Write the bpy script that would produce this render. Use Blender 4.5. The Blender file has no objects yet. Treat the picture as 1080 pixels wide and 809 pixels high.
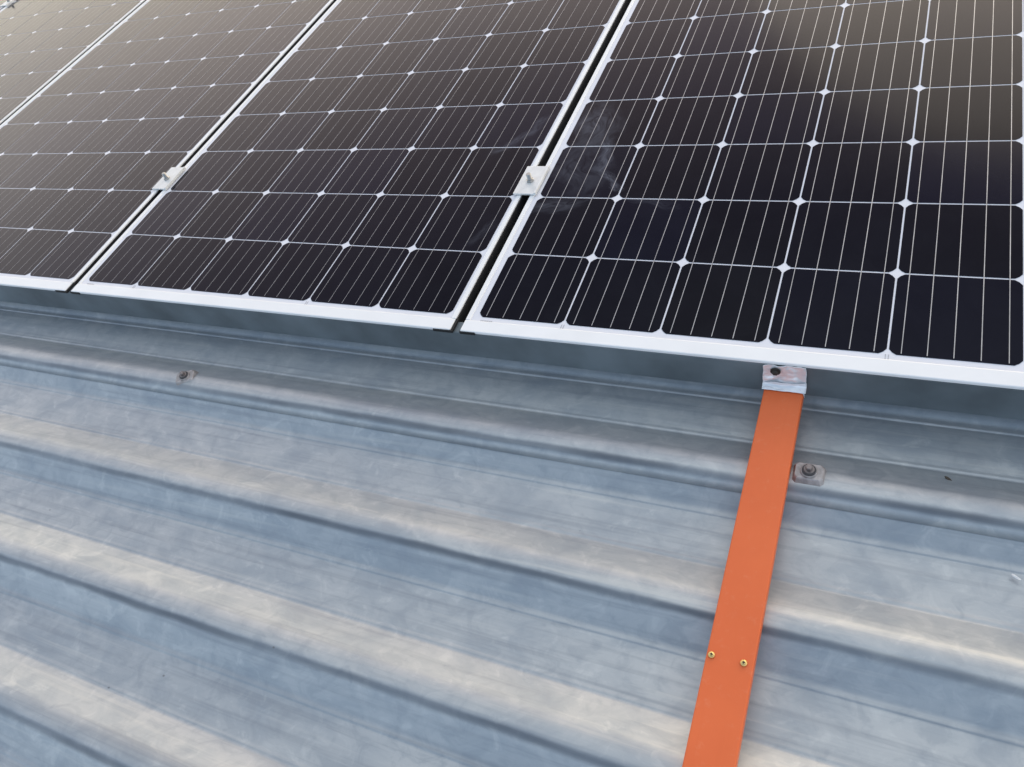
import bpy, bmesh, math, random
from mathutils import Vector, Matrix, noise

random.seed(7)
C = bpy.context.scene.collection
SC = bpy.context.scene

# ------------------------------------------------------------------ camera
# metres; z = 0 is the glass side of the solar panels, x runs along the ribs, y up under the array
cam_d = bpy.data.cameras.new('camera')
cam = bpy.data.objects.new('camera', cam_d)
C.objects.link(cam)
r = Vector((0.89932286, 0.34818163, -0.26455234))
d = Vector((0.11712533, -0.7746801, -0.62141162))
f = Vector((-0.42130754, 0.52786389, -0.73746841))
m = Matrix.Identity(4)
for i in range(3):
    m[i][0] = r[i]; m[i][1] = -d[i]; m[i][2] = -f[i]
m.translation = Vector((0.62276944, -0.76299717, 0.88392693))
cam.matrix_world = m
cam_d.sensor_width = 36.0
cam_d.lens = 811.868 / 1080 * 36
cam_d.clip_start = 0.02
cam_d.clip_end = 2000
SC.camera = cam

# ------------------------------------------------------------------ sky, sun, exposure
CLOUD = 18.0
SUN_EL, SUN_AZ = math.radians(16), math.radians(8)      # azimuth from +y towards +x
w = bpy.data.worlds.new('World')
SC.world = w
w.use_nodes = True
nt = w.node_tree
nt.nodes.clear()
sky = nt.nodes.new('ShaderNodeTexSky')
sky.sky_type = 'NISHITA'
sky.sun_disc = False
sky.sun_elevation = SUN_EL
sky.sun_rotation = SUN_AZ
sky.altitude = 100
sky.air_density = 1.0
sky.dust_density = 3.0
sky.ozone_density = 1.0
# thin high cloud over the sky: brighter and warmer near the horizon on the sunset side, greyer overhead
tc = nt.nodes.new('ShaderNodeTexCoord')
sep = nt.nodes.new('ShaderNodeSeparateXYZ')
nt.links.new(tc.outputs['Generated'], sep.inputs[0])
def sky_ramp(src, stops):
    x = nt.nodes.new('ShaderNodeValToRGB')
    e = x.color_ramp.elements
    while len(e) < len(stops):
        e.new(0.5)
    for i, (p, c) in enumerate(stops):
        e[i].position = p
        e[i].color = (*c, 1)
    nt.links.new(src, x.inputs[0])
    return x.outputs[0]
SUNSET = [(0.0, (0.88, 0.83, 0.58)), (0.12, (0.96, 0.88, 0.66)), (0.22, (0.92, 0.82, 0.68)), (0.34, (0.89, 0.765, 0.70)), (0.50, (0.36, 0.295, 0.325)), (0.64, (0.16, 0.155, 0.205)), (0.80, (0.41, 0.445, 0.47)), (0.92, (0.64, 0.675, 0.69)), (1.0, (0.33, 0.37, 0.41))]
AWAY = [(0.0, (0.42, 0.48, 0.56)), (0.25, (0.33, 0.40, 0.49)), (0.45, (0.155, 0.215, 0.30)), (0.9, (0.08, 0.118, 0.175)), (1.0, (0.32, 0.365, 0.415))]
warm = sky_ramp(sep.outputs['Z'], SUNSET)
cool = sky_ramp(sep.outputs['Z'], AWAY)
az = nt.nodes.new('ShaderNodeVectorMath'); az.operation = 'DOT_PRODUCT'
az.inputs[1].default_value = (math.sin(SUN_AZ), math.cos(SUN_AZ), 0)
nt.links.new(tc.outputs['Generated'], az.inputs[0])
mr = nt.nodes.new('ShaderNodeMapRange'); mr.interpolation_type = 'SMOOTHSTEP'
mr.inputs['From Min'].default_value = -0.6
mr.inputs['From Max'].default_value = 0.8
nt.links.new(az.outputs['Value'], mr.inputs['Value'])
cl = nt.nodes.new('ShaderNodeMix'); cl.data_type = 'RGBA'
nt.links.new(mr.outputs[0], cl.inputs[0]); nt.links.new(cool, cl.inputs[6]); nt.links.new(warm, cl.inputs[7])
cn = nt.nodes.new('ShaderNodeTexNoise')
cn.inputs['Scale'].default_value = 2.2; cn.inputs['Detail'].default_value = 5
nt.links.new(tc.outputs['Generated'], cn.inputs['Vector'])
thick = sky_ramp(cn.outputs['Fac'], [(0.3, (0.82,) * 3), (0.7, (0.98,) * 3)])
gain = nt.nodes.new('ShaderNodeVectorMath'); gain.operation = 'SCALE'
gain.inputs['Scale'].default_value = CLOUD
nt.links.new(cl.outputs[2], gain.inputs[0])
veil = nt.nodes.new('ShaderNodeMix'); veil.data_type = 'RGBA'
nt.links.new(thick, veil.inputs[0]); nt.links.new(sky.outputs[0], veil.inputs[6]); nt.links.new(gain.outputs[0], veil.inputs[7])
bg = nt.nodes.new('ShaderNodeBackground')
bg.inputs['Strength'].default_value = 0.1
wo = nt.nodes.new('ShaderNodeOutputWorld')
nt.links.new(veil.outputs[2], bg.inputs[0])
nt.links.new(bg.outputs[0], wo.inputs[0])

sd = bpy.data.lights.new('sun', 'SUN')
sd.energy = 0.42
sd.angle = math.radians(40)
sd.color = (1.0, 0.90, 0.70)
sun = bpy.data.objects.new('sun', sd)
C.objects.link(sun)
sv = Vector((math.sin(SUN_AZ) * math.cos(SUN_EL), math.cos(SUN_AZ) * math.cos(SUN_EL), math.sin(SUN_EL)))
sun.rotation_euler = sv.to_track_quat('Z', 'Y').to_euler()
sun.location = (0, 4, 5)

vs = SC.view_settings
SC.display_settings.display_device = 'sRGB'
vs.view_transform = 'Standard'
vs.look = 'None'
vs.exposure = 0.78
vs.gamma = 1.0
vs.use_curve_mapping = False

# ------------------------------------------------------------------ helpers
def new_mat(name):
    mt = bpy.data.materials.new(name)
    mt.use_nodes = True
    n = mt.node_tree
    b = n.nodes['Principled BSDF']
    return mt, n, b

def node(n, kind, **kw):
    x = n.nodes.new(kind)
    for k, v in kw.items():
        if k in x.inputs:
            x.inputs[k].default_value = v
        else:
            setattr(x, k, v)
    return x

def ramp(n, src, stops):
    x = n.nodes.new('ShaderNodeValToRGB')
    e = x.color_ramp.elements
    while len(e) < len(stops):
        e.new(0.5)
    for i, (p, c) in enumerate(stops):
        e[i].position = p
        e[i].color = c if len(c) == 4 else (*c, 1)
    n.links.new(src, x.inputs[0])
    return x.outputs[0]

def mixc(n, fac, a, b):
    x = n.nodes.new('ShaderNodeMix')
    x.data_type = 'RGBA'
    for v, s in ((fac, 0), (a, 6), (b, 7)):
        if isinstance(v, (int, float)):
            x.inputs[s].default_value = v
        elif isinstance(v, tuple):
            x.inputs[s].default_value = (*v, 1)
        else:
            n.links.new(v, x.inputs[s])
    return x.outputs[2]

def math_n(n, op, a, b=None, c=None):
    x = n.nodes.new('ShaderNodeMath')
    x.operation = op
    for i, v in enumerate((a, b, c)):
        if v is None:
            continue
        if isinstance(v, (int, float)):
            x.inputs[i].default_value = v
        else:
            n.links.new(v, x.inputs[i])
    return x.outputs[0]

def obj_coord(n, scale=(1, 1, 1), loc=(0, 0, 0), rot=0):
    t = n.nodes.new('ShaderNodeTexCoord')
    mp = n.nodes.new('ShaderNodeMapping')
    mp.inputs['Scale'].default_value = scale
    mp.inputs['Location'].default_value = loc
    mp.inputs['Rotation'].default_value = (0, 0, rot)
    n.links.new(t.outputs['Object'], mp.inputs[0])
    return mp.outputs[0]

def noise_n(n, vec, scale, detail=4, rough=0.55, dist=0.0):
    x = n.nodes.new('ShaderNodeTexNoise')
    x.inputs['Scale'].default_value = scale
    x.inputs['Detail'].default_value = detail
    x.inputs['Roughness'].default_value = rough
    x.inputs['Distortion'].default_value = dist
    n.links.new(vec, x.inputs['Vector'])
    return x.outputs['Fac']

def obj(name, bm, mats, parent=None, smooth=False, origin=None):
    """bmesh in world coordinates -> one mesh object, local to its parent (or to origin)"""
    o0 = Vector(parent.location) if parent else Vector(origin or (0, 0, 0))
    if parent and parent.parent:
        o0 = o0 + Vector(parent.parent.location)
    for v in bm.verts:
        v.co -= o0
    me = bpy.data.meshes.new(name)
    bmesh.ops.recalc_face_normals(bm, faces=bm.faces)
    bm.to_mesh(me)
    bm.free()
    for mt in (mats if isinstance(mats, (list, tuple)) else [mats]):
        me.materials.append(mt)
    if smooth:
        for p in me.polygons:
            p.use_smooth = True
    o = bpy.data.objects.new(name, me)
    C.objects.link(o)
    if parent:
        o.parent = parent
    else:
        o.location = o0
    return o

def thing(name, label, cat, loc, group=None):
    o = bpy.data.objects.new(name, None)
    o.empty_display_size = 0.05
    C.objects.link(o)
    o.location = loc
    tag(o, label, cat, group)
    return o

def tag(o, label, cat, group=None):
    o['label'] = label
    o['category'] = cat
    if group:
        o['group'] = group

def box(bm, x0, x1, y0, y1, z0, z1, bev=0.0, mi=0, seg=2):
    vs_ = [bm.verts.new(p) for p in ((x0, y0, z0), (x1, y0, z0), (x1, y1, z0), (x0, y1, z0),
                                     (x0, y0, z1), (x1, y0, z1), (x1, y1, z1), (x0, y1, z1))]
    fs = [bm.faces.new([vs_[i] for i in q]) for q in
          ((0, 3, 2, 1), (4, 5, 6, 7), (0, 1, 5, 4), (1, 2, 6, 5), (2, 3, 7, 6), (3, 0, 4, 7))]
    for q in fs:
        q.material_index = mi
    if bev > 0:
        es = list({e for q in fs for e in q.edges})
        bmesh.ops.bevel(bm, geom=es, offset=bev, segments=seg, profile=0.5, affect='EDGES')

def lathe(bm, cx, cy, prof, seg=24, axis=None, mi=0, hexa=False):
    """prof: list of (radius, z)"""
    n = 6 if hexa else seg
    rings = []
    for (rr, z) in prof:
        rings.append([bm.verts.new((cx + rr * math.cos(2 * math.pi * k / n), cy + rr * math.sin(2 * math.pi * k / n), z))
                      for k in range(n)])
    for a, b in zip(rings, rings[1:]):
        for k in range(n):
            q = bm.faces.new((a[k], a[(k + 1) % n], b[(k + 1) % n], b[k]))
            q.material_index = mi
    for ring in (rings[0], rings[-1]):
        q = bm.faces.new(ring)
        q.material_index = mi

# ------------------------------------------------------------------ materials
def mat_roof():
    mt, n, b = new_mat('weathered_zinc')
    big = noise_n(n, obj_coord(n, (1.0, 2.2, 1)), 2.6, 5, 0.6)
    cloud = noise_n(n, obj_coord(n, (1.0, 1.6, 1), rot=0.5), 11, 6, 0.6, 0.5)
    streak = noise_n(n, obj_coord(n, (0.8, 30, 6)), 2.2, 5, 0.6)
    fine = noise_n(n, obj_coord(n, (1, 1, 1)), 140, 3, 0.6)
    blot = noise_n(n, obj_coord(n, (1.0, 1.3, 1), rot=-0.4), 27, 5, 0.62, 0.8)
    scr = noise_n(n, obj_coord(n, (6, 130, 6), rot=0.04), 1.0, 3, 0.5)
    c0 = ramp(n, big, [(0.3, (0.379, 0.405, 0.420)), (0.7, (0.460, 0.475, 0.473))])
    c1 = mixc(n, math_n(n, 'MULTIPLY', ramp(n, cloud, [(0.45, (0, 0, 0)), (0.7, (1, 1, 1))]), 0.8), c0, (0.293, 0.330, 0.362))
    c1 = mixc(n, math_n(n, 'MULTIPLY', ramp(n, blot, [(0.50, (0, 0, 0)), (0.64, (1, 1, 1))]), 0.6), c1, (0.313, 0.340, 0.362))
    c1 = mixc(n, math_n(n, 'MULTIPLY', ramp(n, blot, [(0.32, (1, 1, 1)), (0.44, (0, 0, 0))]), 0.5), c1, (0.535, 0.550, 0.540))
    c2 = mixc(n, math_n(n, 'MULTIPLY', ramp(n, streak, [(0.52, (0, 0, 0)), (0.70, (1, 1, 1))]), 0.6), c1, (0.242, 0.265, 0.289))
    c2 = mixc(n, math_n(n, 'MULTIPLY', ramp(n, scr, [(0.60, (0, 0, 0)), (0.72, (1, 1, 1))]), 0.15), c2, (0.232, 0.250, 0.270))
    c3 = mixc(n, math_n(n, 'MULTIPLY', ramp(n, streak, [(0.28, (1, 1, 1)), (0.42, (0, 0, 0))]), 0.5), c2, (0.556, 0.555, 0.521))
    # dark reflection painted along each rib's near fold, broken up along its length
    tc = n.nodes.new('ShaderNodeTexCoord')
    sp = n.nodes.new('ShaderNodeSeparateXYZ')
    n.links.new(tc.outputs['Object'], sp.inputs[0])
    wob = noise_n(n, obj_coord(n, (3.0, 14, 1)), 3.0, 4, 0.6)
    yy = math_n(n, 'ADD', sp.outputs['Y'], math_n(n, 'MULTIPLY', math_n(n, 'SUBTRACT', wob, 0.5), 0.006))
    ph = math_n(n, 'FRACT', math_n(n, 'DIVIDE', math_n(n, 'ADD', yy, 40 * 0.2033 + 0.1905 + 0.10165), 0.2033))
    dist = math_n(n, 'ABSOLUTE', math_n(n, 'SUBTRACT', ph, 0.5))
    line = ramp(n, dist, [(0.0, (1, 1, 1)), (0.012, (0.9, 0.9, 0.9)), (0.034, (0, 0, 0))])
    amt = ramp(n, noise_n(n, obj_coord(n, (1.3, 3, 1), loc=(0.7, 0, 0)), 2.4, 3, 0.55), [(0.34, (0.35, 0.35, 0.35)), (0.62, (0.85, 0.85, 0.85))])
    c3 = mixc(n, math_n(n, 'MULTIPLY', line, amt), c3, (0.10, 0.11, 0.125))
    vo = n.nodes.new('ShaderNodeTexVoronoi')
    vo.inputs['Scale'].default_value = 11
    n.links.new(obj_coord(n, (1, 1.4, 1)), vo.inputs['Vector'])
    spk = ramp(n, math_n(n, 'ADD', vo.outputs['Distance'], math_n(n, 'MULTIPLY', fine, 0.03)), [(0.028, (1, 1, 1)), (0.045, (0, 0, 0))])
    sel = n.nodes.new('ShaderNodeSeparateColor')
    n.links.new(vo.outputs['Color'], sel.inputs[0])
    keep = math_n(n, 'GREATER_THAN', sel.outputs[0], 0.62)
    c3 = mixc(n, math_n(n, 'MULTIPLY', math_n(n, 'MULTIPLY', spk, keep), 0.6), c3, (0.12, 0.11, 0.10))
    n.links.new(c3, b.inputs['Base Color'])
    b.inputs['Metallic'].default_value = 0.44
    rr = math_n(n, 'ADD', math_n(n, 'MULTIPLY', cloud, 0.14), math_n(n, 'ADD', math_n(n, 'MULTIPLY', fine, 0.06), 0.34))
    n.links.new(rr, b.inputs['Roughness'])
    bp = n.nodes.new('ShaderNodeBump')
    bp.inputs['Strength'].default_value = 0.2
    bp.inputs['Distance'].default_value = 0.002
    n.links.new(math_n(n, 'ADD', math_n(n, 'MULTIPLY', cloud, 0.7), math_n(n, 'MULTIPLY', streak, 0.7)), bp.inputs['Height'])
    n.links.new(bp.outputs[0], b.inputs['Normal'])
    return mt

def mat_simple(name, col, metal=0.0, rough=0.5, var=0.06, scale=30, coat=0.0, bump=0.0):
    mt, n, b = new_mat(name)
    nz = noise_n(n, obj_coord(n), scale, 4)
    lo = tuple(max(0, c * (1 - var)) for c in col)
    hi = tuple(min(1, c * (1 + var)) for c in col)
    n.links.new(ramp(n, nz, [(0.3, lo), (0.7, hi)]), b.inputs['Base Color'])
    b.inputs['Metallic'].default_value = metal
    n.links.new(math_n(n, 'ADD', math_n(n, 'MULTIPLY', nz, 0.15), rough - 0.07), b.inputs['Roughness'])
    b.inputs['Coat Weight'].default_value = coat
    if bump:
        bp = n.nodes.new('ShaderNodeBump')
        bp.inputs['Strength'].default_value = bump
        bp.inputs['Distance'].default_value = 0.001
        n.links.new(nz, bp.inputs['Height'])
        n.links.new(bp.outputs[0], b.inputs['Normal'])
    return mt

def glass_over(b, rough=0.13):
    b.inputs['Specular IOR Level'].default_value = 0.0
    b.inputs['Coat Weight'].default_value = 1.0
    b.inputs['Coat IOR'].default_value = 1.20
    b.inputs['Coat Roughness'].default_value = rough

def mat_cell(name, smears=()):
    mt, n, b = new_mat(name)
    at = n.nodes.new('ShaderNodeAttribute')
    at.attribute_name = 'cell_tone'
    nz = noise_n(n, obj_coord(n), 5, 4)
    v = math_n(n, 'ADD', math_n(n, 'MULTIPLY', at.outputs['Fac'], 0.7), math_n(n, 'MULTIPLY', nz, 0.3))
    col = ramp(n, v, [(0.0, (0.0018, 0.0014, 0.0034)), (0.5, (0.0018, 0.0017, 0.006)), (1.0, (0.0024, 0.0026, 0.012))])
    dust = noise_n(n, obj_coord(n, rot=0.3), 9, 7, 0.7, 0.8)
    fac = math_n(n, 'MULTIPLY', ramp(n, dust, [(0.4, (0, 0, 0)), (0.85, (1, 1, 1))]), 0.009)
    tc = n.nodes.new('ShaderNodeTexCoord')
    warp = n.nodes.new('ShaderNodeTexNoise')
    warp.inputs['Scale'].default_value = 7
    warp.inputs['Detail'].default_value = 3
    n.links.new(tc.outputs['Object'], warp.inputs['Vector'])
    for (x, y, lx, ly, ang, amt) in smears:        # a wiped, greasy patch: an ellipse with a ragged, streaky edge
        va = n.nodes.new('ShaderNodeVectorMath'); va.operation = 'SUBTRACT'
        va.inputs[1].default_value = (0.5, 0.5, 0.5)
        n.links.new(warp.outputs['Color'], va.inputs[0])
        vb = n.nodes.new('ShaderNodeVectorMath'); vb.operation = 'SCALE'
        vb.inputs['Scale'].default_value = 0.11
        n.links.new(va.outputs[0], vb.inputs[0])
        vc = n.nodes.new('ShaderNodeVectorMath'); vc.operation = 'ADD'
        n.links.new(tc.outputs['Object'], vc.inputs[0]); n.links.new(vb.outputs[0], vc.inputs[1])
        ve = n.nodes.new('ShaderNodeVectorMath'); ve.operation = 'SUBTRACT'
        ve.inputs[1].default_value = (x, y, 0)
        n.links.new(vc.outputs[0], ve.inputs[0])
        mp = n.nodes.new('ShaderNodeMapping')
        mp.vector_type = 'TEXTURE'
        mp.inputs['Rotation'].default_value = (0, 0, ang)
        mp.inputs['Scale'].default_value = (lx, ly, 1)
        n.links.new(ve.outputs[0], mp.inputs[0])
        ln = n.nodes.new('ShaderNodeVectorMath'); ln.operation = 'LENGTH'
        n.links.new(mp.outputs[0], ln.inputs[0])
        body = ramp(n, ln.outputs['Value'], [(0.15, (1, 1, 1)), (1.0, (0, 0, 0))])
        st = noise_n(n, mp.outputs[0], 1.6, 6, 0.62, 1.2)
        st = ramp(n, st, [(0.36, (0, 0, 0)), (0.7, (1, 1, 1))])
        fac = math_n(n, 'ADD', fac, math_n(n, 'MULTIPLY', math_n(n, 'MULTIPLY', body, st), amt))
    n.links.new(mixc(n, fac, col, (0.42, 0.44, 0.52)), b.inputs['Base Color'])
    b.inputs['Roughness'].default_value = 0.5
    glass_over(b)
    return mt

M_roof = mat_roof()
M_frame = mat_simple('white_anodised_aluminium', (0.82, 0.815, 0.80), 0.0, 0.38, 0.03, 12)
M_sheet = mat_simple('white_backsheet_under_glass', (0.74, 0.74, 0.77), 0.0, 0.5, 0.03, 14)
glass_over(M_sheet.node_tree.nodes['Principled BSDF'])
M_bus = mat_simple('silver_ribbon', (0.38, 0.38, 0.385), 0.6, 0.4, 0.2, 20)
glass_over(M_bus.node_tree.nodes['Principled BSDF'])
M_cell = mat_cell('silicon_under_glass')
M_cell_r = mat_cell('silicon_under_smeared_glass', [
    (0.045, 0.540, 0.055, 0.110, 0.15, 0.22), (0.055, 0.410, 0.070, 0.100, 0.6, 0.13),
    (0.090, 0.455, 0.016, 0.060, 0.15, 0.30), (0.122, 0.385, 0.015, 0.055, 0.75, 0.30), (0.150, 0.355, 0.030, 0.014, -0.3, 0.20),
    (0.045, 0.300, 0.085, 0.030, 0.35, 0.17), (0.230, 0.320, 0.060, 0.014, -0.2, 0.10)])
M_cell_m = mat_cell('silicon_under_slightly_smeared_glass', [
    (0.880, 0.490, 0.020, 0.055, -0.7, 0.20), (0.915, 0.540, 0.018, 0.050, -0.5, 0.16), (0.925, 0.215, 0.016, 0.050, -0.2, 0.10),
    (0.45, 0.95, 0.03, 0.05, -0.4, 0.08)])
M_black = mat_simple('black_rubber', (0.006, 0.006, 0.006), 0.0, 0.7, 0.2, 60)
M_ink = mat_simple('grey_print', (0.42, 0.42, 0.45), 0.0, 0.6, 0.2, 300)
def mat_orange():
    mt, n, b = new_mat('orange_paint')
    cl = noise_n(n, obj_coord(n), 7, 5, 0.6)
    rub = noise_n(n, obj_coord(n, (150, 5, 5)), 1.0, 4, 0.6)
    dust = noise_n(n, obj_coord(n), 85, 5, 0.7)
    c = ramp(n, cl, [(0.3, (0.68, 0.128, 0.032)), (0.7, (0.75, 0.152, 0.042))])
    c = mixc(n, math_n(n, 'MULTIPLY', ramp(n, rub, [(0.58, (0, 0, 0)), (0.74, (1, 1, 1))]), 0.07), c, (0.55, 0.10, 0.03))
    c = mixc(n, math_n(n, 'MULTIPLY', ramp(n, dust, [(0.58, (0, 0, 0)), (0.75, (1, 1, 1))]), 0.12), c, (0.75, 0.42, 0.28))
    n.links.new(c, b.inputs['Base Color'])
    n.links.new(math_n(n, 'ADD', math_n(n, 'MULTIPLY', cl, 0.25), math_n(n, 'ADD', math_n(n, 'MULTIPLY', rub, 0.15), 0.28)), b.inputs['Roughness'])
    b.inputs['Specular IOR Level'].default_value = 0.35
    return mt
M_orange = mat_orange()
M_alu = mat_simple('mill_aluminium', (0.62, 0.63, 0.64), 0.7, 0.38, 0.08, 40)
M_clamp = mat_simple('clamp_aluminium', (0.70, 0.70, 0.68), 0.2, 0.42, 0.08, 60)
M_stud = mat_simple('zinc_stud', (0.42, 0.41, 0.39), 0.8, 0.4, 0.15, 120)
M_foil = mat_simple('crumpled_bright_sheet', (0.80, 0.81, 0.82), 0.4, 0.34, 0.05, 60)
M_brass = mat_simple('yellow_passivated_zinc', (0.72, 0.52, 0.20), 0.8, 0.35, 0.12, 300)
M_hole = mat_simple('dark_recess', (0.03, 0.025, 0.02), 0.0, 0.8, 0.2, 300)
M_washer = mat_simple('dull_galvanised_washer', (0.36, 0.33, 0.315), 0.35, 0.5, 0.35, 90, bump=0.2)
M_rubber = mat_simple('perished_rubber', (0.07, 0.065, 0.065), 0.0, 0.75, 0.2, 200)
M_rust = mat_simple('tarnished_bolt', (0.22, 0.19, 0.18), 0.6, 0.5, 0.3, 200)
M_ground = mat_simple('dry_earth', (0.20, 0.15, 0.10), 0.0, 0.9, 0.3, 0.6)
M_beam = mat_simple('dull_grey_primer', (0.135, 0.16, 0.172), 0.3, 0.5, 0.35, 7)
M_twig = mat_simple('dry_twig', (0.07, 0.055, 0.04), 0.0, 0.8, 0.3, 200)

# ------------------------------------------------------------------ ground, far below the roof
bm = bmesh.new()
bmesh.ops.create_grid(bm, x_segments=2, y_segments=2, size=900)
bmesh.ops.translate(bm, verts=bm.verts, vec=(0, 0, -3.4))
g = obj('ground', bm, M_ground, origin=(0, 0, -3.4))
g['kind'] = 'structure'

# ------------------------------------------------------------------ the ribbed metal roof
ZP, ZC, PITCH = -0.102, -0.070, 0.2033
def rib_points(k):
    """rounded profile of one rib going towards -y: bead, far foot, crest, near foot, step"""
    base = -PITCH * k
    corners = [(-0.1015, ZP), (-0.1060, ZP + 0.0007), (-0.1105, ZP), (-0.1640, ZC), (-0.1865, ZC),
               (-0.2300, ZP + 0.0018), (-0.2370, ZP + 0.0013), (-0.2395, ZP)]
    rad = [0.0015, 0.0015, 0.003, 0.013, 0.0065, 0.004, 0.001, 0.001]
    prev = [(corners[-1][0] + PITCH, ZP)] + corners[:-1]
    nxt = corners[1:] + [(corners[0][0] - PITCH, ZP)]
    pts = []
    for (c, p, q, rr) in zip(corners, prev, nxt, rad):
        c = Vector((c[0] + base, c[1])); p = Vector((p[0] + base, p[1])); q = Vector((q[0] + base, q[1]))
        a = c + (p - c).normalized() * rr; b2 = c + (q - c).normalized() * rr
        n_ = 6 if rr > 0.005 else 3
        for i in range(n_ + 1):
            t = i / n_
            pts.append(a * (1 - t) ** 2 + c * 2 * t * (1 - t) + b2 * t * t)
    return pts

def profile(y_hi, y_lo):
    pts = []
    for k in range(-20, 22):
        pts += rib_points(k)
    full = []
    for a, b2 in zip(pts, pts[1:]):
        full.append(a)
        L = (b2 - a).length
        nseg = max(1, int(L / 0.016))
        for i in range(1, nseg):
            full.append(a.lerp(b2, i / nseg))
    out = []
    for a, b2 in zip(full, full[1:]):
        if a.x > y_hi >= b2.x:
            out.append(a.lerp(b2, (a.x - y_hi) / (a.x - b2.x)))
        elif y_hi > a.x > y_lo:
            out.append(a)
        if a.x > y_lo >= b2.x:
            out.append(a.lerp(b2, (a.x - y_lo) / (a.x - b2.x)))
    return out

RX0, RX1 = -6.0, 3.2
roof = thing('metal_roof', 'weathered blue-grey galvanised roof of ribbed metal sheets under the solar panels', 'roof', (0, 0, ZP))
EDGE = -0.206
COVER = 4 * PITCH
NX = 150
for s in range(-4, 3):
    y_lo = EDGE - COVER * (s + 1) + COVER
    y_hi = y_lo + COVER + 0.16          # laps 160 mm over ... the next sheet up slips underneath
    pr = profile(y_hi if s < 2 else y_hi, y_lo)
    bm = bmesh.new()
    rows = []
    nP = len(pr)
    for i, p in enumerate(pr):
        # the lap: the top 160 mm of every sheet lies under the lower edge of its neighbour
        under = 0.0 if p.x < y_lo + COVER else 1.0
        fade = max(0.0, min(1.0, (y_lo + COVER + 0.012 - p.x) / 0.012 * -1 + 1)) if under else 0.0
        dz = -0.0018 * under
        row = []
        for j in range(NX + 1):
            x = RX0 + (RX1 - RX0) * j / NX
            wz = noise.noise(Vector((x * 1.7, p.x * 9, 3.1))) * 0.0011 + noise.noise(Vector((x * 5, p.x * 22, 7.7))) * 0.0004
            row.append(bm.verts.new((x, p.x, p.y + dz + wz)))
        rows.append(row)
    for a, b2 in zip(rows, rows[1:]):
        for j in range(NX):
            bm.faces.new((a[j], b2[j], b2[j + 1], a[j + 1]))
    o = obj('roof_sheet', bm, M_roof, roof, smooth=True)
    md = o.modifiers.new('gauge', 'SOLIDIFY')
    md.thickness = 0.0008
    md.offset = -1

# ------------------------------------------------------------------ solar panels
P = 0.159
W = 1.0046
PX0, PX1, PY0, PY1 = -0.018, 0.967, -0.0345, 12 * P + 0.0075
LIP = 0.0085
def cell_poly(cx, cy):
    h = P / 2 - 0.0014
    ch = 0.0095
    pts = []
    for sx, sy, flip in ((1, -1, 0), (1, 1, 1), (-1, 1, 0), (-1, -1, 1)):
        a = (sx * (h - ch), sy * h); b2 = (sx * h, sy * (h - ch))
        mid = (sx * (h - ch * 0.42), sy * (h - ch * 0.42))
        tri = [a, mid, b2]
        pts += tri if not flip else tri[::-1]
    return [(cx + x, cy + y) for x, y in pts]

def panel_meshes(parent, cell_mat, bw):
    bm = bmesh.new()
    box(bm, PX0, PX1, PY0, PY0 + 0.0255, -0.0060, 0.0, 0.0014)          # broad bottom flange
    box(bm, PX0 + 0.001, PX1 - 0.001, PY0 + 0.0258, PY0 + 0.029, -0.035, -0.0035, 0.0006)
    box(bm, PX0, PX1, PY1 - LIP, PY1, -0.035, 0.0, 0.0012)
    for (x0, x1) in ((PX0, PX0 + LIP), (PX1 - LIP, PX1)):
        box(bm, x0, x1, PY0 + 0.0259, PY1 - LIP - 0.0004, -0.035, 0.0, 0.0012)
    obj('frame', bm, M_frame, parent)
    bm = bmesh.new()
    box(bm, PX0 + LIP * 0.6, PX1 - LIP * 0.6, PY0 + 0.0240, PY1 - LIP * 0.6, -0.0058, -0.0022)
    obj('backsheet', bm, M_sheet, parent)
    bm = bmesh.new()
    lay = bm.faces.layers.float.new('cell_tone')
    for i in range(6):
        for j in range(12):
            cx, cy = (i + 0.5) * P, (j + 0.5) * P
            q = bm.faces.new([bm.verts.new((x, y, -0.0017)) for x, y in cell_poly(cx, cy)])
            q[lay] = random.random()
            q.material_index = 0
    for i in range(6):
        for k in range(5):
            x = (i + (0.1 + 0.2 * k) * 0.985 + 0.0075) * P
            vv = [bm.verts.new(p) for p in ((x - bw, 0.004, -0.0013), (x + bw, 0.004, -0.0013), (x + bw, 12 * P - 0.004, -0.0013), (x - bw, 12 * P - 0.004, -0.0013))]
            q = bm.faces.new(vv)
            q.material_index = 1
    o = obj('cell_grid', bm, [cell_mat, M_bus], parent)
    # black edge gasket along the right flank, black corner strips below the two low corners
    bm = bmesh.new()
    box(bm, PX1 + 0.0003, PX1 + 0.0022, PY0 + 0.026, PY1 - 0.004, -0.0345, -0.0035)
    obj('edge_gasket', bm, M_black, parent)
    bm = bmesh.new()
    box(bm, PX1 - 0.034, PX1 + 0.0045, PY0 - 0.0022, PY0 + 0.0030, -0.0066, -0.0016, 0.0004)
    box(bm, PX1 + 0.0003, PX1 + 0.0045, PY0 + 0.0032, PY0 + 0.0280, -0.0064, -0.0018, 0.0004)
    obj('corner_strip', bm, M_black, parent)
    bm = bmesh.new()
    box(bm, PX0 - 0.001, PX0 + 0.028, PY0 - 0.0022, PY0 + 0.0030, -0.0066, -0.0016, 0.0004)
    obj('corner_strip', bm, M_black, parent)
    # faint printed code and ribbon ends on the white margin
    bm = bmesh.new()
    for k in range(16):
        x = 0.010 + k * 0.0014 + 0.0003 * (k % 3)
        box(bm, x, x + 0.0008, -0.0077, -0.0056, -0.00215, -0.0018)
    obj('printed_code', bm, M_ink, parent)
    for cx in (2, 5):
        bm = bmesh.new()
        for dx in (-0.0026, 0.0012):
            box(bm, cx * P + dx - P + 0.0, cx * P + dx - P + 0.0012, -0.0075, 0.0010, -0.00215, -0.0018)
        obj('ribbon_end', bm, M_ink, parent)

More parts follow.
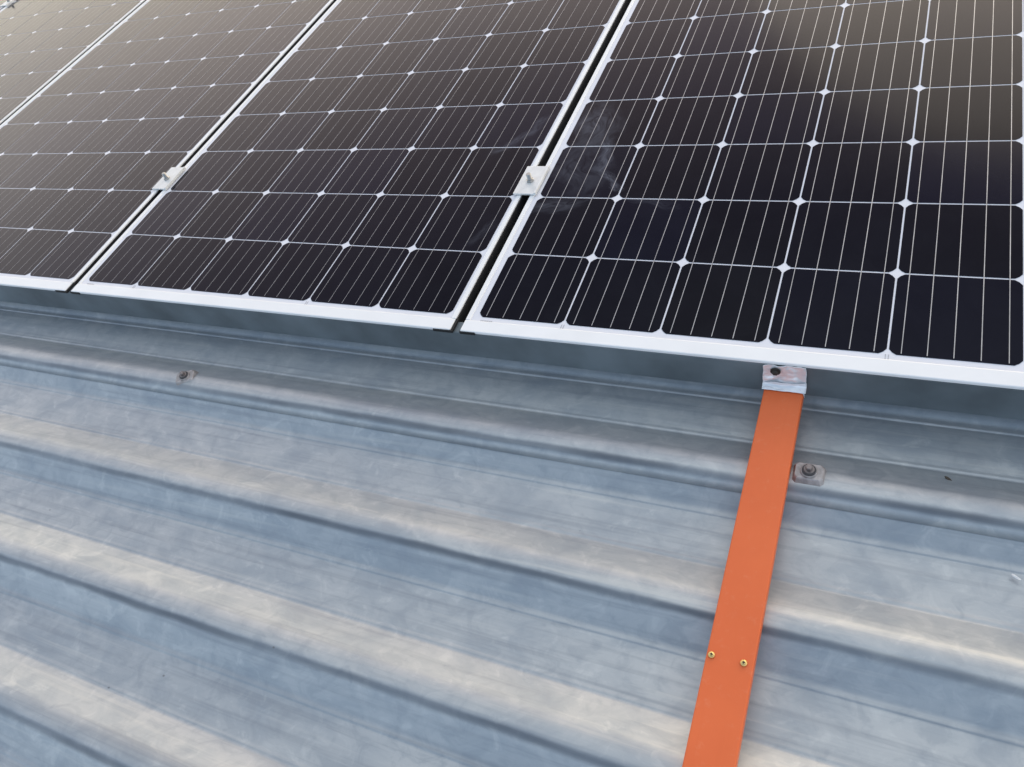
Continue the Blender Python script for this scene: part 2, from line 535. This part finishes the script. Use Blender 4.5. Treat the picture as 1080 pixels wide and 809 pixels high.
def panel(k, label, cell_mat, bw=0.00040):
    t = thing('solar_panel', label, 'solar panel', (k * W, 0, -0.035), 'solar panels in a row on the roof')
    t.location = (0, 0, 0)
    panel_meshes(t, cell_mat, bw)
    t.location = (k * W, 0, 0)
    return t

def copy_tree(src, label):
    c = src.copy(); C.objects.link(c)
    c['label'] = label
    for ch in src.children:
        q = ch.copy(); C.objects.link(q); q.parent = c
        for g2 in ch.children:
            h = g2.copy(); C.objects.link(h); h.parent = q
    return c

panel(0, 'rightmost black solar panel with a pale grey smear, standing over the orange bar', M_cell_r, 0.00056)
panel(-1, 'second solar panel from the right, the one between the two nearer clamps', M_cell_m)
p_l = panel(-2, 'third solar panel from the right, its lower corner cut off by the left edge', M_cell)
p_f = copy_tree(p_l, 'farthest solar panel in the top left corner, beyond the narrow double white frame line')
p_f.location.x = -3 * W
p_g = copy_tree(p_l, 'last solar panel at the far left end, only its clamped corner in sight')
p_g.location.x = -4 * W

# ------------------------------------------------------------------ rails and clamps
for y, lab in ((0.3600, 'aluminium mounting rail hidden under the lower part of the solar panels'),
               (1.5750, 'aluminium mounting rail hidden under the upper part of the solar panels')):
    t = thing('mounting_rail', lab, 'rail', (0, y, ZP))
    bm = bmesh.new()
    box(bm, -4.08, 0.96, y - 0.013, y + 0.013, ZP + 0.004, -0.0365, 0.002)
    obj('rail_body', bm, M_alu, t)

t = thing('support_beam', 'long dull grey steel beam in the shade under the low edge of the solar panels', 'beam', (0, -0.02, ZC))
bm = bmesh.new()
box(bm, -4.6, 1.02, -0.0335, -0.0090, -0.0695, -0.0072, 0.0016)
obj('beam_section', bm, M_beam, t)

def clamp(label):
    t = thing('panel_clamp', label, 'clamp', (0, 0, 0), 'clamps holding the solar panels')
    bm = bmesh.new()
    box(bm, -0.0245, 0.0245, -0.043, 0.043, 0.0006, 0.0046, 0.0008)
    obj('clamp_plate', bm, M_clamp, t)
    bm = bmesh.new()
    box(bm, 0.0195, 0.0240, -0.0425, 0.0425, 0.0047, 0.0066, 0.0008)
    obj('raised_edge', bm, M_clamp, t)
    bm = bmesh.new()
    lathe(bm, -0.001, -0.004, [(0.0078, 0.0047), (0.0078, 0.0082), (0.0070, 0.0090)], hexa=True)
    obj('nut', bm, M_stud, t)
    bm = bmesh.new()
    prof = []
    z = 0.0047
    while z < 0.0215:
        prof += [(0.0050, z), (0.0046, z + 0.0006)]
        z += 0.0012
    prof += [(0.0040, z + 0.0006)]
    lathe(bm, -0.001, -0.004, prof, 16)
    lathe(bm, -0.001, -0.004, [(0.003, -0.0365), (0.003, 0.0005)], 12)
    st = obj('stud', bm, M_stud, t)
    return t

clamp_a = clamp('nearer silver clamp plate with upright stud, bridging the gap beside the smeared panel')
clamp_a.location = (-0.0290, 0.3625, 0)
for (k, y, lab) in ((-1, 0.3610, 'silver clamp plate at the left, on the gap left of the second panel'),
                    (-2, 0.3610, 'silver clamp on the gap of the third panel, left of the picture'),
                    (-3, 0.3610, 'silver clamp on the low end of the far left gap'),
                    (-3, 1.5950, 'small clamp in the extreme top left corner of the panel row')):
    c = copy_tree(clamp_a, lab)
    c.location = (k * W - 0.0290, y, 0)

# ------------------------------------------------------------------ the orange bar with its sheet bracket
BX0, BX1, BZ1, BZ0 = 0.4806, 0.5354, -0.0490, -0.0690
BY1, BY0 = -0.0350, -1.75
bar = thing('metal_bar', 'orange painted steel bar running from the panel edge down over the roof ribs', 'bar', (0.508, -0.04, BZ0))
bm = bmesh.new()
box(bm, BX0, BX1, BY0, BY1, BZ0, BZ1, 0.0022, seg=3)
obj('box_section', bm, M_orange, bar, smooth=False)
for (x, y) in ((0.4868, -0.4490), (0.5238, -0.4490)):
    bm = bmesh.new()
    lathe(bm, x, y, [(0.0041, BZ1 + 0.0002), (0.0043, BZ1 + 0.0009), (0.0036, BZ1 + 0.0022), (0.0022, BZ1 + 0.0031), (0.0014, BZ1 + 0.0033)], 18)
    s = obj('screw', bm, M_brass, bar, smooth=True)
    bm = bmesh.new()
    box(bm, x - 0.0017, x + 0.0017, y - 0.0006, y + 0.0006, BZ1 + 0.0030, BZ1 + 0.0035)
    box(bm, x - 0.0006, x + 0.0006, y - 0.0017, y + 0.0017, BZ1 + 0.0030, BZ1 + 0.00352)
    obj('drive_recess', bm, M_hole, s)

bar.rotation_euler = (0, 0, 0.0058)

# crumpled sheet-metal bracket: lies on the end of the bar and turns up the face of the beam
def bracket_sheet():
    bm = bmesh.new()
    nx, ny = 54, 50
    xa, xb = BX0 - 0.0022, BX1 + 0.0018
    path = [(-0.0478, BZ1 + 0.0012), (-0.0410, BZ1 + 0.0022), (-0.0378, BZ1 + 0.0062), (-0.0362, BZ1 + 0.012), (-0.0358, -0.0040)]
    L = [0]
    for a, b2 in zip(path, path[1:]):
        L.append(L[-1] + math.dist(a, b2))
    grid = []
    for j in range(ny + 1):
        sl = L[-1] * j / ny
        for q in range(len(L) - 1):
            if L[q] <= sl <= L[q + 1] + 1e-9:
                t = (sl - L[q]) / (L[q + 1] - L[q])
                py = path[q][0] * (1 - t) + path[q + 1][0] * t
                pz = path[q][1] * (1 - t) + path[q + 1][1] * t
                break
        up = max(0.0, min(1.0, (sl - L[1]) / (L[3] - L[1])))          # 0 on the bar, 1 on the beam face
        row = []
        for i in range(nx + 1):
            u = i / nx
            px = xa + (xb - xa) * u
            v = Vector((px * 52, sl * 60, 1.7))
            a = abs(noise.noise(v)) * 0.0040 + noise.noise(v * 2.6) * 0.0014
            fold = sl - 0.0170 - 0.011 * u - 0.004 * math.sin(u * 5)
            a += 0.0012 * math.exp(-(fold / 0.004) ** 2)
            curl = 0.0035 * max(0, 1 - u / 0.16) ** 2 * up
            drop = 0.010 * max(0.0, (u - 0.955) / 0.045) ** 1.5 * (1 - up)
            wx = 0.0016 * noise.noise(Vector((0.3, sl * 70, 5.0 + (u > 0.5)))) * (1 if u in (0, 1) else 0.5)
            wy = 0.0011 * noise.noise(Vector((px * 70, 2.0, 0))) if j == 0 else 0
            a = max(a, -0.0004) if j else 0.0003
            row.append(bm.verts.new((px + wx, py - a * up - curl + wy, pz + a * (1 - up) - drop)))
        grid.append(row)
    for a, b2 in zip(grid, grid[1:]):
        for i in range(nx):
            bm.faces.new((a[i], a[i + 1], b2[i + 1], b2[i]))
    return bm
br = thing('sheet_bracket', 'crumpled silver sheet-metal bracket joining the orange bar to the panel edge', 'bracket', (0.508, -0.04, BZ1))
o = obj('sheet', bracket_sheet(), M_foil, br, smooth=True)
md = o.modifiers.new('gauge', 'SOLIDIFY'); md.thickness = 0.0006; md.offset = 0
bm = bmesh.new()
grid = []
for j in range(15):
    row = []
    for i in range(41):
        u = i / 40
        t = j / 14
        top = 0.0125 + 0.0065 * u + 0.0016 * math.sin(u * 7.0)
        y = -0.0482 + 0.0106 * min(1.0, t * top / 0.012)
        z = BZ1 + 0.0022 + 0.0025 * t + max(0.0, t * top - 0.0106) * 0.9
        lift = 0.0042 * t ** 2.2 * (0.35 + 0.65 * math.sin(math.pi * min(1.0, u * 0.9 + 0.12)))
        cr = noise.noise(Vector((u * 4.0, t * 2.2, 8.0))) * 0.0014 + noise.noise(Vector((u * 9.0, t * 4.0, 2.0))) * 0.0006
        x = BX0 - 0.0028 + (BX1 - BX0 + 0.0058) * u
        row.append(bm.verts.new((x, y - lift * 0.8 + 0.0005 * noise.noise(Vector((u * 6, 1, 1))), z + lift * 0.7 + cr)))
    grid.append(row)
for a, b2 in zip(grid, grid[1:]):
    for i in range(40):
        bm.faces.new((a[i], a[i + 1], b2[i + 1], b2[i]))
o = obj('folded_flap', bm, M_foil, br, smooth=True)
md = o.modifiers.new('gauge', 'SOLIDIFY'); md.thickness = 0.0006; md.offset = 0
bm = bmesh.new()
lathe(bm, 0, 0, [(0.0072, 0.0), (0.0072, 0.0012), (0.0060, 0.0016), (0.0060, 0.0012)], 20)
lathe(bm, 0, 0, [(0.0046, 0.0010), (0.0046, 0.0046), (0.0036, 0.0054)], hexa=True)
bmesh.ops.rotate(bm, verts=bm.verts, cent=(0, 0, 0), matrix=Matrix.Rotation(math.radians(90), 3, 'X'))
bmesh.ops.translate(bm, verts=bm.verts, vec=(0.4960, -0.0385, -0.0150))
obj('bolt_head', bm, M_hole, br)

# ------------------------------------------------------------------ roof bolts on saddle washers
def roof_bolt(label):
    t = thing('roof_bolt', label, 'bolt', (0, 0, 0), 'bolts with saddle washers on the roof ribs')
    bm = bmesh.new()
    lev = [(0.0215, 0.0190, -0.0105, 0.004), (0.0205, 0.0165, 0.0000, 0.004), (0.0186, 0.0128, 0.0062, 0.004), (0.0174, 0.0116, 0.0072, 0.004)]
    rings = []
    for hx, hy, z, c in lev:                     # a pressed cap with cut corners sitting astride the rib
        rings.append([bm.verts.new((x, y, z)) for x, y in ((hx, -hy + c), (hx, hy - c), (hx - c, hy), (-hx + c, hy),
                                                            (-hx, hy - c), (-hx, -hy + c), (-hx + c, -hy), (hx - c, -hy))])
    for p, q in zip(rings, rings[1:]):
        for i in range(8):
            bm.faces.new((p[i], p[(i + 1) % 8], q[(i + 1) % 8], q[i]))
    bm.faces.new(rings[-1]); bm.faces.new(rings[0][::-1])
    lathe(bm, 0, 0, [(0.0112, 0.0070), (0.0110, 0.0088), (0.0102, 0.0092), (0.0090, 0.0090)], 28)
    obj('saddle_washer', bm, M_washer, t)
    bm = bmesh.new()
    lathe(bm, 0, 0, [(0.0089, 0.0089), (0.0091, 0.0102), (0.0082, 0.0109), (0.0066, 0.0108)], 24)
    obj('rubber_seal', bm, M_rubber, t, smooth=False)
    bm = bmesh.new()
    lathe(bm, 0, 0, [(0.0070, 0.0107), (0.0070, 0.0116), (0.0066, 0.0120)], 24)
    lathe(bm, 0, 0, [(0.0047, 0.0119), (0.0047, 0.0157), (0.0039, 0.0165)], hexa=True)
    obj('bolt_head', bm, M_rust, t)
    return t
ba = roof_bolt('grey bolt on a square saddle washer, right beside the orange bar')
ba.scale = (1.0, 1.0, 1.3)
ba.location = (0.5595, -0.1675, ZC)
bb = copy_tree(ba, 'small bolt with a bent-up tab, alone on the roof rib at the left')
bm = bmesh.new()
box(bm, 0.006, 0.0285, -0.0210, 0.0205, 0.0046, 0.0060, 0.0005)
bmesh.ops.rotate(bm, verts=bm.verts, cent=(0.006, 0, 0.004), matrix=Matrix.Rotation(math.radians(-34), 3, 'Y'))
bmesh.ops.translate(bm, verts=bm.verts, vec=(0.0085, 0, 0.0016))
obj('bent_tab', bm, M_washer, bb)
bb.location = (-0.6120, -0.1690, ZC - 0.004)
bb.rotation_euler = (0.08, 0.05, 0.5)

# ------------------------------------------------------------------ bits of litter on the roof
def flake(name, label, cat, x, y, z, lx, ly, rot, mt):
    bm = bmesh.new()
    ring = []
    for k in range(9):
        a = 2 * math.pi * k / 9
        rr = 0.75 + 0.25 * random.random()
        ring.append((math.cos(a) * lx * rr, math.sin(a) * ly * rr))
    lo = [bm.verts.new((px, py, 0.0004 + 0.0012 * (px / lx) ** 2)) for px, py in ring]
    hi = [bm.verts.new((px, py, 0.0014 + 0.0012 * (px / lx) ** 2)) for px, py in ring]
    bm.faces.new(lo[::-1]); bm.faces.new(hi)
    for k in range(9):
        bm.faces.new((lo[k], lo[(k + 1) % 9], hi[(k + 1) % 9], hi[k]))
    o = obj(name, bm, mt)
    o.location = (x, y, z)
    o.rotation_euler = (0, 0, rot)
    tag(o, label, cat)
flake('wood_chip', 'tiny dark wood chip lying in the shade on the roof, right of the bolt', 'chip', 0.727, -0.128, -0.091, 0.0065, 0.0022, -0.7, M_twig)
flake('paint_flake', 'small pale flake on the flat of the roof by the right edge of the picture', 'flake', 0.8040, -0.2480, ZP + 0.0050, 0.0068, 0.0020, -0.5, M_clamp)
